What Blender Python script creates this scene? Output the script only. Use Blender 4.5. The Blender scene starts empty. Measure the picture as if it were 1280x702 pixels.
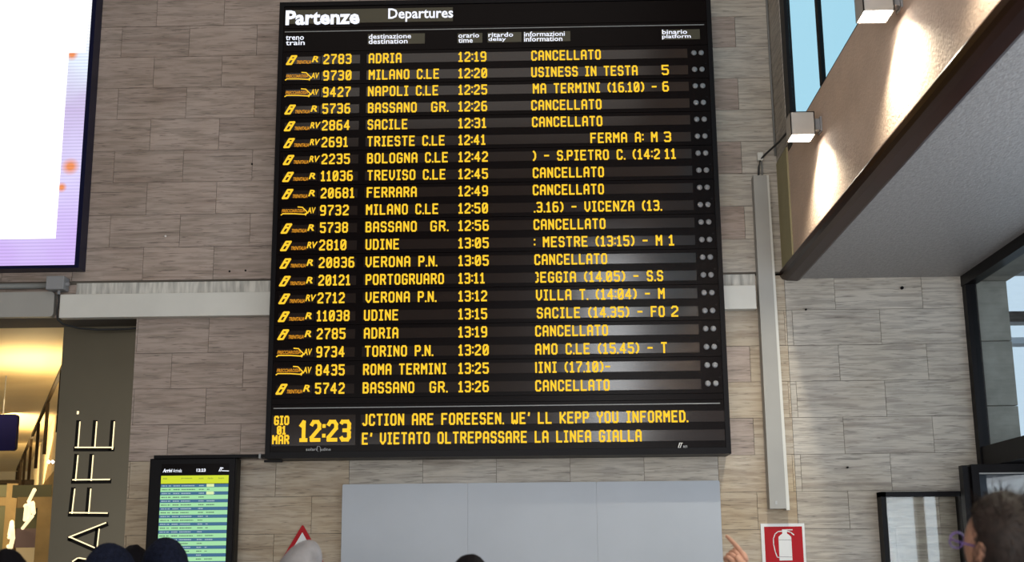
import bpy, bmesh, math, random
from mathutils import Vector, Matrix, noise
random.seed(4)
C = bpy.context.scene.collection
S = bpy.context.scene

# ------------------------------------------------------------------ camera
F = 1593.0; CAM = Vector((0, -9.4, 1.65))
dv = Vector((36, -355, -F)).normalized()
uv_ = Vector((-65, 7151, -F)); uv_ = (uv_ - dv * uv_.dot(dv)).normalized()
rv = dv.cross(uv_)
cam = bpy.data.objects.new('camera', bpy.data.cameras.new('camera')); C.objects.link(cam)
# rows of rotation matrix: world axis expressed in camera coordinates -> camera-to-world = rows (r, d, u)
cam.matrix_world = Matrix(((rv.x, rv.y, rv.z, CAM.x), (dv.x, dv.y, dv.z, CAM.y), (uv_.x, uv_.y, uv_.z, CAM.z), (0, 0, 0, 1)))
cam.data.sensor_width = 36; cam.data.lens = 36 * F / 1280; cam.data.clip_end = 200
S.camera = cam
cam.data.dof.use_dof = True; cam.data.dof.focus_distance = 9.6; cam.data.dof.aperture_fstop = 3.6

def ray(px, py):
    c = Vector((px - 640, 351 - py, -F)); return Vector((c.dot(rv), c.dot(dv), c.dot(uv_)))
def at(px, py, Y):
    v = ray(px, py); return CAM + v * ((Y - CAM.y) / v.y)

# ------------------------------------------------------------------ world, lights, exposure
S.view_settings.view_transform = 'Standard'; S.view_settings.look = 'None'
S.view_settings.exposure = 0.0; S.view_settings.gamma = 1.0
w = bpy.data.worlds.new('world'); S.world = w; w.use_nodes = True
w.node_tree.nodes['Background'].inputs[0].default_value = (.66, .80, .90, 1)
w.node_tree.nodes['Background'].inputs[1].default_value = 1.0

def area(name, loc, target, sx, sy, power, col, spread=180):
    l = bpy.data.lights.new(name, 'AREA'); l.shape = 'RECTANGLE'; l.size = sx; l.size_y = sy
    l.energy = power; l.color = col; l.spread = math.radians(spread)
    o = bpy.data.objects.new(name, l); C.objects.link(o); o.location = loc
    o.rotation_euler = (Vector(target) - Vector(loc)).to_track_quat('-Z', 'Y').to_euler(); return o
area('board_reflection_light', (1.3, -13.9, 5.4), (1.1, 0, 4.0), .85, 3.6, 130, (.95, .98, 1))  # unseen area light, placed to give the board strips their bright reflection
area('rear_glazing_daylight', (-1.5, -13.7, 1.9), (0, 0, 3), 7.0, 2.8, 380, (1, .97, .93))
area('overhead_fill', (-1.0, -6.0, 8.2), (-1.0, -5.6, 0), 5, 6, 110, (1, .93, .86))  # added overhead fill for the stone wall, the ceiling above is closed
area('side_glazing_daylight', (3.12, -3.6, 2.2), (0, -2.6, 3.2), 4.5, 2.2, 75, (.88, .94, 1))

# ------------------------------------------------------------------ materials
M = {}
def mat(name, col, rough=.6, spec=.5, metal=0, emit=None, es=1, var=0, vscale=8, bump=0, bscale=60, stretch=(1, 1, 1), coat=0):
    m = bpy.data.materials.new(name); m.use_nodes = True; nt = m.node_tree; b = nt.nodes['Principled BSDF']
    b.inputs['Base Color'].default_value = (*col, 1); b.inputs['Roughness'].default_value = rough
    b.inputs['Specular IOR Level'].default_value = spec; b.inputs['Metallic'].default_value = metal
    b.inputs['Coat Weight'].default_value = coat
    if emit: b.inputs['Emission Color'].default_value = (*emit, 1); b.inputs['Emission Strength'].default_value = es
    if var or bump:
        g = nt.nodes.new('ShaderNodeNewGeometry'); mp = nt.nodes.new('ShaderNodeMapping'); mp.inputs['Scale'].default_value = stretch
        nt.links.new(g.outputs['Position'], mp.inputs['Vector'])
    if var:
        n = nt.nodes.new('ShaderNodeTexNoise'); n.inputs['Scale'].default_value = vscale; n.inputs['Detail'].default_value = 6
        nt.links.new(mp.outputs[0], n.inputs['Vector'])
        r = nt.nodes.new('ShaderNodeValToRGB'); r.color_ramp.elements[0].position = .3; r.color_ramp.elements[1].position = .7
        r.color_ramp.elements[0].color = (*[c * (1 - var) for c in col], 1); r.color_ramp.elements[1].color = (*[min(1, c * (1 + var)) for c in col], 1)
        nt.links.new(n.outputs[0], r.inputs[0]); nt.links.new(r.outputs[0], b.inputs['Base Color'])
    if bump:
        n2 = nt.nodes.new('ShaderNodeTexNoise'); n2.inputs['Scale'].default_value = bscale; n2.inputs['Detail'].default_value = 4
        nt.links.new(mp.outputs[0], n2.inputs['Vector'])
        bp = nt.nodes.new('ShaderNodeBump'); bp.inputs['Strength'].default_value = bump; bp.inputs['Distance'].default_value = .01
        nt.links.new(n2.outputs[0], bp.inputs['Height']); nt.links.new(bp.outputs[0], b.inputs['Normal'])
    M[name] = m; return m

def travertine(name, light, dark, stain, pores=.55):
    m = bpy.data.materials.new(name); m.use_nodes = True; nt = m.node_tree; N = nt.nodes; L = nt.links; b = N['Principled BSDF']
    g = N.new('ShaderNodeNewGeometry'); oi = N.new('ShaderNodeObjectInfo')
    off = N.new('ShaderNodeVectorMath'); off.operation = 'SCALE'; off.inputs[0].default_value = (37, 11, 23); L.new(oi.outputs['Random'], off.inputs['Scale'])
    add = N.new('ShaderNodeVectorMath'); add.operation = 'ADD'; L.new(g.outputs['Position'], add.inputs[0]); L.new(off.outputs[0], add.inputs[1])
    def noise_(sc, scale, det, dist=0.0, src=add):
        mp = N.new('ShaderNodeMapping'); mp.inputs['Scale'].default_value = sc; L.new(src.outputs[0], mp.inputs['Vector'])
        n = N.new('ShaderNodeTexNoise'); n.inputs['Scale'].default_value = scale; n.inputs['Detail'].default_value = det; n.inputs['Distortion'].default_value = dist
        L.new(mp.outputs[0], n.inputs['Vector']); return n
    n1 = noise_((1, 1, 11), 3.6, 10, .5); r1 = N.new('ShaderNodeValToRGB')
    r1.color_ramp.elements[0].position = .40; r1.color_ramp.elements[0].color = (*dark, 1)
    r1.color_ramp.elements[1].position = .56; r1.color_ramp.elements[1].color = (*light, 1); L.new(n1.outputs[0], r1.inputs[0])
    n2 = noise_((.55, 1, 10), 11, 12, 1.0); r2 = N.new('ShaderNodeValToRGB')
    r2.color_ramp.elements[0].position = .34; r2.color_ramp.elements[0].color = (pores, pores, pores, 1)
    r2.color_ramp.elements[1].position = .44; r2.color_ramp.elements[1].color = (1, 1, 1, 1); L.new(n2.outputs[0], r2.inputs[0])
    mx = N.new('ShaderNodeMix'); mx.data_type = 'RGBA'; mx.blend_type = 'MULTIPLY'; mx.inputs[0].default_value = 1
    L.new(r1.outputs[0], mx.inputs[6]); L.new(r2.outputs[0], mx.inputs[7])
    # slow stains over the wall, not tied to single tiles
    n3 = noise_((1, 1, 1.2), 1.1, 5, .3, g); r3 = N.new('ShaderNodeValToRGB')
    r3.color_ramp.elements[0].position = .35; r3.color_ramp.elements[0].color = (1, 1, 1, 1)
    r3.color_ramp.elements[1].position = .68; r3.color_ramp.elements[1].color = (*stain, 1); L.new(n3.outputs[0], r3.inputs[0])
    m2 = N.new('ShaderNodeMix'); m2.data_type = 'RGBA'; m2.blend_type = 'MULTIPLY'; m2.inputs[0].default_value = 1
    L.new(mx.outputs[2], m2.inputs[6]); L.new(r3.outputs[0], m2.inputs[7])
    n4 = noise_((.45, 1, 7), 1.5, 6, .6); r4 = N.new('ShaderNodeValToRGB')
    r4.color_ramp.elements[0].position = .58; r4.color_ramp.elements[0].color = (1, 1, 1, 1)
    r4.color_ramp.elements[1].position = .70; r4.color_ramp.elements[1].color = (.74, .71, .70, 1); L.new(n4.outputs[0], r4.inputs[0])
    m4 = N.new('ShaderNodeMix'); m4.data_type = 'RGBA'; m4.blend_type = 'MULTIPLY'; m4.inputs[0].default_value = 1
    L.new(m2.outputs[2], m4.inputs[6]); L.new(r4.outputs[0], m4.inputs[7]); m2 = m4
    mr = N.new('ShaderNodeMapRange'); mr.inputs[3].default_value = .93; mr.inputs[4].default_value = 1.05; L.new(oi.outputs['Random'], mr.inputs[0])
    hs = N.new('ShaderNodeHueSaturation'); L.new(mr.outputs[0], hs.inputs['Value']); L.new(m2.outputs[2], hs.inputs['Color'])
    L.new(hs.outputs[0], b.inputs['Base Color'])
    b.inputs['Roughness'].default_value = .55; b.inputs['Specular IOR Level'].default_value = .3
    bp = N.new('ShaderNodeBump'); bp.inputs['Strength'].default_value = .25; bp.inputs['Distance'].default_value = .004
    L.new(n2.outputs[0], bp.inputs['Height']); L.new(bp.outputs[0], b.inputs['Normal'])
    M[name] = m; return m
travertine('tile', (.46, .37, .325), (.35, .285, .245), (.80, .76, .72), .56)
travertine('tile_warm', (.52, .45, .37), (.42, .35, .28), (.86, .76, .60), .58)
travertine('tile_grey', (.56, .51, .45), (.41, .37, .33), (.84, .80, .74), .60)
mat('mortar', (.13, .11, .09), .9)
mat('plaster', (.72, .54, .43), .75, .3, var=.06, vscale=5, bump=.5, bscale=55)
mat('plaster_yellow', (.40, .35, .20), .75, .3, var=.05, vscale=5, bump=.2)
mat('soffit', (.31, .295, .295), .42, .5, var=.16, vscale=45, bump=.6, bscale=85, stretch=(1, .55, 1))
mat('black_metal', (.007, .006, .007), .4, .10)
mat('black_gloss', (.005, .003, .003), .25, .07)
mat('navy_metal', (.006, .007, .03), .35, .15)
mat('wood_dark', (.026, .009, .006), .3, .12, var=.35, vscale=6, stretch=(1, .2, 1))
mat('strip', (.020, .013, .011), .13, .46)
mat('strip_olive', (.075, .065, .04), .35, .3)
mat('lens', (.22, .22, .23), .3, .5)
mat('line_grey', (.30, .30, .30), .4)
mat('amber', (.1, .05, 0), .5, 0, emit=(1, .60, .035), es=1.05)
mat('amber_dim', (.1, .05, 0), .5, 0, emit=(1, .40, .03), es=.75)
mat('amber_thin', (.1, .04, 0), .5, 0, emit=(1, .33, .03), es=.6)
mat('white_lit', (.2, .2, .2), .5, 0, emit=(.85, .88, 1), es=1.1)
mat('print_grey', (.42, .42, .42), .5)
mat('white_paint', (.66, .64, .59), .5, .4, var=.05, vscale=3)
mat('grey_paint', (.36, .345, .32), .5, .4, var=.05, vscale=3)
mat('grey_plastic', (.27, .27, .28), .5, .4)
mat('stone_white', (.52, .50, .46), .7, .3, var=.35, vscale=14, stretch=(2.4, 1, .3))
mat('board_white', (.39, .415, .46), .35, .4, var=.04, vscale=2)
mat('lamp_body', (.50, .46, .42), .45, .4)
mat('lamp_glow', (1, 1, 1), .5, 0, emit=(1, .96, .86), es=22)
mat('concrete', (.26, .25, .215), .85, .2, var=.2, vscale=7, bump=.3, bscale=40)
mat('sign_metal', (.20, .17, .12), .36, .5, metal=.75, var=.05, vscale=2)
mat('slot_dark', (.012, .010, .008), .5, .1)
mat('letter_glow', (.9, .8, .5), .5, 0, emit=(1, .82, .48), es=1.15)
mat('cream', (.80, .62, .34), .6, .3, var=.04, vscale=1.2, stretch=(.4, 4, 1))
mat('cream_wall', (.62, .50, .30), .55, .3)
mat('oak', (.26, .17, .06), .5, .4, var=.15, vscale=5)
mat('plum_panel', (.16, .10, .09), .5)
mat('olive_panel', (.09, .085, .03), .5)
mat('slat_brown', (.016, .009, .003), .6, .1)
mat('sign_blue', (.003, .003, .035), .5, .05)
mat('sign_red', (.40, .006, .012), .45, .15)
mat('sign_white', (.72, .71, .70), .45)
mat('sign_line', (.18, .17, .18), .5)
mat('navy_cloth', (.008, .010, .022), .9, .1, var=.4, vscale=60, bump=.6, bscale=160)
mat('black_cloth', (.010, .010, .012), .9, .1, bump=.4, bscale=160)
mat('grey_felt', (.29, .27, .27), .95, .1, var=.25, vscale=12, bump=.4, bscale=220)
mat('hair_black', (.004, .003, .004), .7, .08)
mat('hair_brown', (.016, .009, .007), .6, .3, var=.4, vscale=50)
mat('skin', (.40, .20, .13), .55, .4, var=.05, vscale=10)
mat('trouser', (.02, .02, .03), .9, .1)
mat('coat_green', (.03, .035, .025), .9, .1)
mat('coat_brown', (.08, .05, .04), .9, .1)
mat('floor_stone', (.22, .20, .18), .3, .5, var=.15, vscale=2)
mat('hall_paint', (.30, .28, .25), .8, .2)
mat('purple_plastic', (.12, .07, .25), .25)
mat('gold', (.8, .6, .25), .25, metal=1)
mat('screen_yellow', (0, 0, 0), .4, .3, emit=(.62, .72, .02), es=1)
mat('screen_green', (0, 0, 0), .4, .3, emit=(.40, .82, .42), es=.9)
mat('screen_pale', (0, 0, 0), .4, .3, emit=(.72, .85, .42), es=1)
mat('screen_blue', (0, 0, 0), .4, .3, emit=(.045, .14, .26), es=1)
mat('screen_text', (0, 0, 0), .4, .3, emit=(.02, .05, .06), es=1)
mat('screen_text_pale', (0, 0, 0), .4, .3, emit=(.45, .58, .62), es=1)
mat('cable', (.03, .03, .03), .6)
mat('cable_grey', (.22, .22, .21), .6)
mat('dark_blue_reflection', (.03, .045, .075), .5)  # reflection in the door glass, put into a flat colour
mat('far_building', (.55, .60, .66), .8)

def glass(name, tint, gloss, rough=.02, gcol=(1, 1, 1)):
    m = bpy.data.materials.new(name); m.use_nodes = True; nt = m.node_tree; nt.nodes.clear()
    o = nt.nodes.new('ShaderNodeOutputMaterial'); mx = nt.nodes.new('ShaderNodeMixShader'); mx.inputs[0].default_value = gloss
    t = nt.nodes.new('ShaderNodeBsdfTransparent'); t.inputs[0].default_value = (*tint, 1)
    g = nt.nodes.new('ShaderNodeBsdfGlossy'); g.inputs['Roughness'].default_value = rough; g.inputs[0].default_value = (*gcol, 1)
    nt.links.new(t.outputs[0], mx.inputs[1]); nt.links.new(g.outputs[0], mx.inputs[2]); nt.links.new(mx.outputs[0], o.inputs[0]); M[name] = m
glass('glass_cyan', (.78, .95, .99), .02)
glass('glass_clear', (.93, .97, 1), .07)
glass('glass_case', (.97, .975, .965), .05, .03)

def led_screen_mat():
    m = bpy.data.materials.new('led_panel'); m.use_nodes = True; nt = m.node_tree; N = nt.nodes; L = nt.links; b = N['Principled BSDF']
    b.inputs['Base Color'].default_value = (.02, .02, .02, 1)
    g = N.new('ShaderNodeNewGeometry'); sp = N.new('ShaderNodeSeparateXYZ'); L.new(g.outputs['Position'], sp.inputs[0])
    r = N.new('ShaderNodeValToRGB'); mr = N.new('ShaderNodeMapRange'); mr.inputs[1].default_value = 3.9; mr.inputs[2].default_value = 5.9
    L.new(sp.outputs['Z'], mr.inputs[0])
    n = N.new('ShaderNodeTexNoise'); n.inputs['Scale'].default_value = 2.2; L.new(g.outputs['Position'], n.inputs['Vector'])
    am = N.new('ShaderNodeMath'); am.operation = 'MULTIPLY_ADD'; am.inputs[1].default_value = .5; L.new(n.outputs[0], am.inputs[0])
    sb = N.new('ShaderNodeMath'); sb.operation = 'SUBTRACT'; sb.inputs[1].default_value = .25; L.new(mr.outputs[0], sb.inputs[0]); L.new(sb.outputs[0], am.inputs[2])
    L.new(am.outputs[0], r.inputs[0])
    e = r.color_ramp.elements; e[0].position = 0; e[0].color = (.62, .45, .90, 1); e[1].position = 1; e[1].color = (1, 1, 1, 1)
    x = e.new(.35); x.color = (.72, .66, .98, 1); x = e.new(.6); x.color = (.60, .50, .78, 1); x = e.new(.8); x.color = (.78, .86, 1, 1)
    # orange blotches of the picture being shown
    prev = r.outputs[0]
    for (px, pz, rad) in ((at(98, 60, -.15).x, at(98, 60, -.15).z, .045), (at(90, 68, -.15).x, at(90, 68, -.15).z, .055), (at(88, 208, -.15).x, at(88, 208, -.15).z, .075), (at(77, 234, -.15).x, at(77, 234, -.15).z, .045)):
        d = N.new('ShaderNodeVectorMath'); d.operation = 'DISTANCE'; d.inputs[1].default_value = (px, -.15, pz); L.new(g.outputs['Position'], d.inputs[0])
        q = N.new('ShaderNodeMapRange'); q.inputs[1].default_value = rad; q.inputs[2].default_value = rad * .3; L.new(d.outputs['Value'], q.inputs[0])
        mx = N.new('ShaderNodeMix'); mx.data_type = 'RGBA'; L.new(q.outputs[0], mx.inputs[0]); L.new(prev, mx.inputs[6]); mx.inputs[7].default_value = (.85, .28, .10, 1); prev = mx.outputs[2]
    wv = N.new('ShaderNodeTexWave'); wv.bands_direction = 'Z'; wv.inputs['Scale'].default_value = 12; L.new(g.outputs['Position'], wv.inputs['Vector'])
    w2 = N.new('ShaderNodeMapRange'); w2.inputs[3].default_value = .9; w2.inputs[4].default_value = 1.12; L.new(wv.outputs['Color'], w2.inputs[0])
    L.new(prev, b.inputs['Emission Color']); L.new(w2.outputs[0], b.inputs['Emission Strength']); M['led_panel'] = m
led_screen_mat()
mat('led_white', (0, 0, 0), .5, 0, emit=(1, 1, 1), es=1.6)

# ------------------------------------------------------------------ helpers
def obj(name, bm, m=None, parent=None, smooth=False):
    if isinstance(bm, bmesh.types.BMesh):
        bmesh.ops.recalc_face_normals(bm, faces=bm.faces); me = bpy.data.meshes.new(name); bm.to_mesh(me); bm.free()
    else: me = bm
    if m: me.materials.append(M[m])
    if smooth:
        for p in me.polygons: p.use_smooth = True
    o = bpy.data.objects.new(name, me); C.objects.link(o)
    if parent: o.parent = parent; o.matrix_parent_inverse = parent.matrix_world.inverted() if False else Matrix.Translation(-parent.location)
    return o
def thing(name, loc, label, cat, group=None):
    o = bpy.data.objects.new(name, None); C.objects.link(o); o.location = loc; o.empty_display_size = .1
    return tag(o, label, cat, group)
def tag(o, label, cat, group=None):
    o['label'] = label; o['category'] = cat
    if group: o['group'] = group
    return o
def struct(o): o['kind'] = 'structure'; return o
def box(x0, x1, y0, y1, z0, z1, bm=None, bevel=0):
    nb = bmesh.new()
    bmesh.ops.create_cube(nb, size=1)
    for v in nb.verts: v.co = Vector(((x0 + x1) / 2 + v.co.x * (x1 - x0), (y0 + y1) / 2 + v.co.y * (y1 - y0), (z0 + z1) / 2 + v.co.z * (z1 - z0)))
    if bevel: bmesh.ops.bevel(nb, geom=nb.edges[:], offset=bevel, segments=2, affect='EDGES', profile=.5)
    if bm is None: return nb
    me = bpy.data.meshes.new('t'); nb.to_mesh(me); nb.free(); bm.from_mesh(me); bpy.data.meshes.remove(me); return bm
def prism(pts, axis, a, b, bm=None):
    """extrude polygon pts along axis from a to b; 'y': pts=(x,z); 'x': pts=(y,z); 'z': pts=(x,y)"""
    bm = bm or bmesh.new()
    f = {'y': lambda p, t: (p[0], t, p[1]), 'x': lambda p, t: (t, p[0], p[1]), 'z': lambda p, t: (p[0], p[1], t)}[axis]
    A = [bm.verts.new(f(p, a)) for p in pts]; B = [bm.verts.new(f(p, b)) for p in pts]; n = len(pts)
    bm.faces.new(A); bm.faces.new(B[::-1])
    for i in range(n): bm.faces.new((A[i], A[(i + 1) % n], B[(i + 1) % n], B[i]))
    return bm
def tube(pts, r, bm=None, seg=8):
    bm = bm or bmesh.new(); pts = [Vector(p) for p in pts]; rings = []
    for i, p in enumerate(pts):
        t = (pts[min(i + 1, len(pts) - 1)] - pts[max(i - 1, 0)]).normalized()
        a = t.cross(Vector((0, 0, 1)) if abs(t.z) < .9 else Vector((1, 0, 0))).normalized(); b = t.cross(a)
        rr = r[i] if isinstance(r, (list, tuple)) else r
        rings.append([bm.verts.new(p + (a * math.cos(k * 2 * math.pi / seg) + b * math.sin(k * 2 * math.pi / seg)) * rr) for k in range(seg)])
    for i in range(len(rings) - 1):
        for k in range(seg): bm.faces.new((rings[i][k], rings[i][(k + 1) % seg], rings[i + 1][(k + 1) % seg], rings[i + 1][k]))
    bm.faces.new(rings[0]); bm.faces.new(rings[-1][::-1]); return bm
def rrect(x0, x1, z0, z1, r, n=4):
    out = []
    for cx, cz, a in ((x1 - r, z1 - r, 0), (x0 + r, z1 - r, 90), (x0 + r, z0 + r, 180), (x1 - r, z0 + r, 270)):
        for i in range(n + 1): t = math.radians(a + 90 * i / n); out.append((cx + r * math.cos(t), cz + r * math.sin(t)))
    return out

# ------------------------------------------------------------------ lettering
GL = {
'A': [[(0,0),(0,5),(1,6),(3,6),(4,5),(4,0)],[(0,2.6),(4,2.6)]], 'B': [[(0,0),(0,6),(3,6),(3.8,5.2),(3.8,4),(3,3.2),(4,2.4),(4,.8),(3.2,0),(0,0)],[(0,3.2),(3,3.2)]],
'C': [[(4,4.6),(4,5.2),(3.2,6),(.8,6),(0,5.2),(0,.8),(.8,0),(3.2,0),(4,.8),(4,1.4)]], 'D': [[(0,0),(0,6),(2.8,6),(4,4.8),(4,1.2),(2.8,0),(0,0)]],
'E': [[(4,6),(0,6),(0,0),(4,0)],[(0,3.1),(3.3,3.1)]], 'F': [[(4,6),(0,6),(0,0)],[(0,3.1),(3.3,3.1)]],
'G': [[(4,4.8),(4,5.2),(3.2,6),(.8,6),(0,5.2),(0,.8),(.8,0),(3.2,0),(4,.8),(4,2.8),(2.4,2.8)]], 'H': [[(0,0),(0,6)],[(4,0),(4,6)],[(0,3),(4,3)]],
'I': [[(0,6),(2.6,6)],[(1.3,6),(1.3,0)],[(0,0),(2.6,0)]], 'J': [[(3,6),(3,.8),(2.2,0),(.8,0),(0,.8)]], 'K': [[(0,0),(0,6)],[(4,6),(4,5.4),(1,3),(4,.6),(4,0)]],
'L': [[(0,6),(0,0),(4,0)]], 'M': [[(0,0),(0,6),(2.2,3),(4.4,6),(4.4,0)]], 'N': [[(0,0),(0,6),(4,.4),(4,6)],[(4,.6),(4,0)]],
'O': [[(.9,0),(0,.9),(0,5.1),(.9,6),(3.1,6),(4,5.1),(4,.9),(3.1,0),(.9,0)]], 'P': [[(0,0),(0,6),(3.2,6),(4,5.2),(4,3.6),(3.2,2.8),(0,2.8)]],
'R': [[(0,0),(0,6),(3.2,6),(4,5.2),(4,3.8),(3.2,3),(0,3)],[(2,3),(4,.8),(4,0)]], 'S': [[(4,5),(3.2,6),(.8,6),(0,5.2),(0,3.8),(.8,3.1),(3.2,3.1),(4,2.3),(4,.8),(3.2,0),(.8,0),(0,1)]],
'T': [[(0,6),(4,6)],[(2,6),(2,0)]], 'U': [[(0,6),(0,.8),(.8,0),(3.2,0),(4,.8),(4,6)]], 'V': [[(0,6),(0,1.6),(1.6,0),(2.2,0),(4,1.8),(4,6)]],
'W': [[(0,6),(0,.4),(1,0),(2.2,1.6),(3.4,0),(4.4,.4),(4.4,6)]], 'Y': [[(0,6),(0,4.4),(2,2.8),(4,4.4),(4,6)],[(2,2.8),(2,0)]], 'Z': [[(0,6),(4,6),(0,.6),(0,0),(4,0)]],
'0': [[(.9,0),(0,.9),(0,5.1),(.9,6),(3.1,6),(4,5.1),(4,.9),(3.1,0),(.9,0)],[(.6,1.2),(3.4,4.8)]], '1': [[(0,4.8),(1.4,6),(1.4,0)],[(0,0),(2.8,0)]],
'2': [[(0,5.1),(.9,6),(3.1,6),(4,5.1),(4,3.8),(0,.8),(0,0),(4,0)]], '3': [[(0,5.6),(.4,6),(3.2,6),(4,5.2),(4,3.8),(3.3,3.1),(1.2,3.1)],[(3.3,3.1),(4,2.4),(4,.8),(3.2,0),(.6,0),(0,.6)]],
'4': [[(3,0),(3,6),(0,2.2),(0,1.7),(4.2,1.7)]], '5': [[(4,6),(0,6),(0,3.5),(3.2,3.5),(4,2.7),(4,.8),(3.2,0),(.8,0),(0,.7)]],
'6': [[(3.6,6),(.9,6),(0,5.1),(0,.8),(.8,0),(3.2,0),(4,.8),(4,2.6),(3.2,3.4),(0,3.4)]], '7': [[(0,6),(4,6),(4,5),(1.4,2),(1.4,0)]],
'8': [[(.8,0),(0,.8),(0,2.3),(.8,3.1),(0,3.9),(0,5.2),(.8,6),(3.2,6),(4,5.2),(4,3.9),(3.2,3.1),(4,2.3),(4,.8),(3.2,0),(.8,0)],[(.8,3.1),(3.2,3.1)]],
'9': [[(.4,0),(3.1,0),(4,.9),(4,5.2),(3.2,6),(.8,6),(0,5.2),(0,3.4),(.8,2.6),(4,2.6)]],
':': [[(0,4.6),(.3,4.6)],[(0,1.4),(.3,1.4)]], '.': [[(0,0),(.3,0)]], '-': [[(0,3),(3.4,3)]], '(': [[(1.6,6),(.6,5.2),(0,4),(0,2),(.6,.8),(1.6,0)]],
')': [[(0,6),(1,5.2),(1.6,4),(1.6,2),(1,.8),(0,0)]], "'": [[(.9,6),(.6,4.6)]], ' ': [], '~': [[(0,6),(.8,6),(1.6,5.2),(1.6,3.6)],[(0,0),(.8,0),(1.6,.8),(1.6,2)]], '|': [[(0,6),(0,0)]],
}
WD = {'I': 2.6, ':': .3, '.': .3, '-': 3.4, '(': 1.6, ')': 1.6, "'": .9, ' ': 2.8, '1': 2.8, 'M': 4.4, 'W': 4.4, 'J': 3, '4': 4.2, '~': 1.6, '|': 0, 'N': 4}
def strokes(bm, segs, t, y, depth=0):
    """segs: list of ((x,z),(x,z)) drawn as flat bars of width t at plane y (front faces -y)"""
    for (x0, z0), (x1, z1) in segs:
        a = Vector((x0, z0)); b = Vector((x1, z1)); d = b - a
        d = d.normalized() if d.length > 1e-6 else Vector((1, 0)); n = Vector((-d.y, d.x)) * t / 2; e = d * t * .38
        q = [a - e - n, b + e - n, b + e + n, a - e + n]
        bm.faces.new([bm.verts.new((p.x, y, p.y)) for p in q])
def led_text(s, x0, x1, z0, z1, y, t=.0127, name='lettering', m='amber', parent=None, bold=0, fixed=None):
    bm = bmesh.new(); gap = 3.0; adv = []; x = 0
    for i, ch in enumerate(s):
        adv.append(x); x += WD.get(ch, 4) + (gap if ch not in '.:' else 2.4)
        if i + 1 < len(s) and s[i + 1] in '.:': x -= .6
    tot = adv[-1] + WD.get(s[-1], 4)
    ix0, ix1, iz0, iz1 = x0 + t / 2, x1 - t / 2, z0 + t / 2, z1 - t / 2
    sx = (ix1 - ix0) / max(tot, .1); sz = (iz1 - iz0) / 6
    bm.free(); bm = None
    for ch, ax in list(zip(s, adv)) + [(' ', 0)]:
        if ch == ' ':
            if bm: obj(name, bm, m, parent)
            bm = None; continue
        bm = bm or bmesh.new()
        for pl in GL[ch]:
            P = [(ix0 + (ax + px) * sx, iz0 + pz * sz) for px, pz in pl]
            strokes(bm, list(zip(P[:-1], P[1:])), t, y)
def font_text(s, x0, x1, z0, z1, y, m, name='lettering', parent=None, bold=0.0, shear=0.0, spacing=1.0):
    cu = bpy.data.curves.new('txt', 'FONT'); cu.body = s; cu.offset = bold; cu.shear = shear; cu.space_character = spacing; cu.resolution_u = 2
    o = bpy.data.objects.new('txt', cu); C.objects.link(o); bpy.context.view_layer.update()
    me = bpy.data.meshes.new_from_object(o); bpy.data.objects.remove(o); bpy.data.curves.remove(cu)
    xs = [v.co.x for v in me.vertices]; ys = [v.co.y for v in me.vertices]; a, b, c, d = min(xs), max(xs), min(ys), max(ys)
    for v in me.vertices: v.co = Vector((x0 + (v.co.x - a) / (b - a) * (x1 - x0), y, z0 + (v.co.y - c) / (d - c) * (z1 - z0)))
    me.materials.clear(); return obj(name, me, m, parent)
def pquad(px0, py0, px1, py1, Y):
    a = at(px0, py0, Y); b = at(px1, py1, Y); return min(a.x, b.x), max(a.x, b.x), min(a.z, b.z), max(a.z, b.z)

X1, X2, ZS = 1.86, 3.205, 3.735
# ================================================================== STRUCTURE
struct(obj('floor', box(-10, 6, -14.2, 9, -.1, 0), 'floor_stone'))
wall = bmesh.new()
box(-3.03, 3.26, .012, .40, 0, 3.78, wall); box(-10, 1.90, .012, .40, 3.51, 8.6, wall); box(-10, -6.2, .012, .40, 0, 3.51, wall)
wall_back = struct(obj('wall_back', wall, 'mortar'))
tag_parts = []
def tiles(x0, x1, z0, z1, phase, pitch, m, holes, name='tile', g=.0028):
    """one row of tiles between z0 and z1, joints at phase + k*pitch"""
    k = math.floor((x0 - phase) / pitch)
    while phase + k * pitch < x1 - .01:
        a = max(x0, phase + k * pitch); b = min(x1, phase + (k + 1) * pitch); k += 1
        if b - a < .006: continue
        if any(a >= h[0] and b <= h[1] and z0 >= h[2] and z1 <= h[3] for h in holes): continue
        bm = box(a + g / 2, b - g / 2, random.uniform(-.0012, .0006), .0125, z0 + g / 2, z1 - g / 2)
        c = Vector(((a + b) / 2, 0, (z0 + z1) / 2)); bmesh.ops.translate(bm, vec=-c, verts=bm.verts)
        mm = m(a, b, z0) if callable(m) else m
        o = obj(name, bm, mm, wall_back); o.location = c
HB = [(-1.95, 1.35, 2.44, 5.93), (-9, -3.47, 3.9, 6.1)]
for k in range(-1, 12):   # upper courses
    z = 3.79 + .2588 * k
    if k < 0: continue
    tiles(-4.6, X1, z, z + .2588, -3.274 if k % 2 == 1 else -3.004, .54, lambda a, b, z: 'tile_grey' if a > 1.3 else 'tile', HB)
for k in range(0, 9):     # lower courses
    z = 3.763 - .268 * (k + 1); lo = -3.03
    if k == 0: tiles(-4.6, -3.03, 3.51, 3.763, -3.5, .54, 'tile', [])
    # course just under the departures board has a cleaned paler stretch
    mm = (lambda a, b, z: 'tile_grey' if (z > 2.1 and z < 2.3 and -1.45 < a < 1.2) else ('tile_warm' if a > 1.2 or z < 2.3 else 'tile'))
    tiles(lo, X1, z, z + .268, -3.016 if k % 2 == 1 else -3.286, .54, mm, HB + [(-1.4, 1.28, 0, 2.2)])
    tiles(X1, 3.26, z, z + .268, 2.231 if k % 2 == 0 else 1.904, .65, 'tile_grey', [(3.0, 4, 0, 2.3)])
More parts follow.
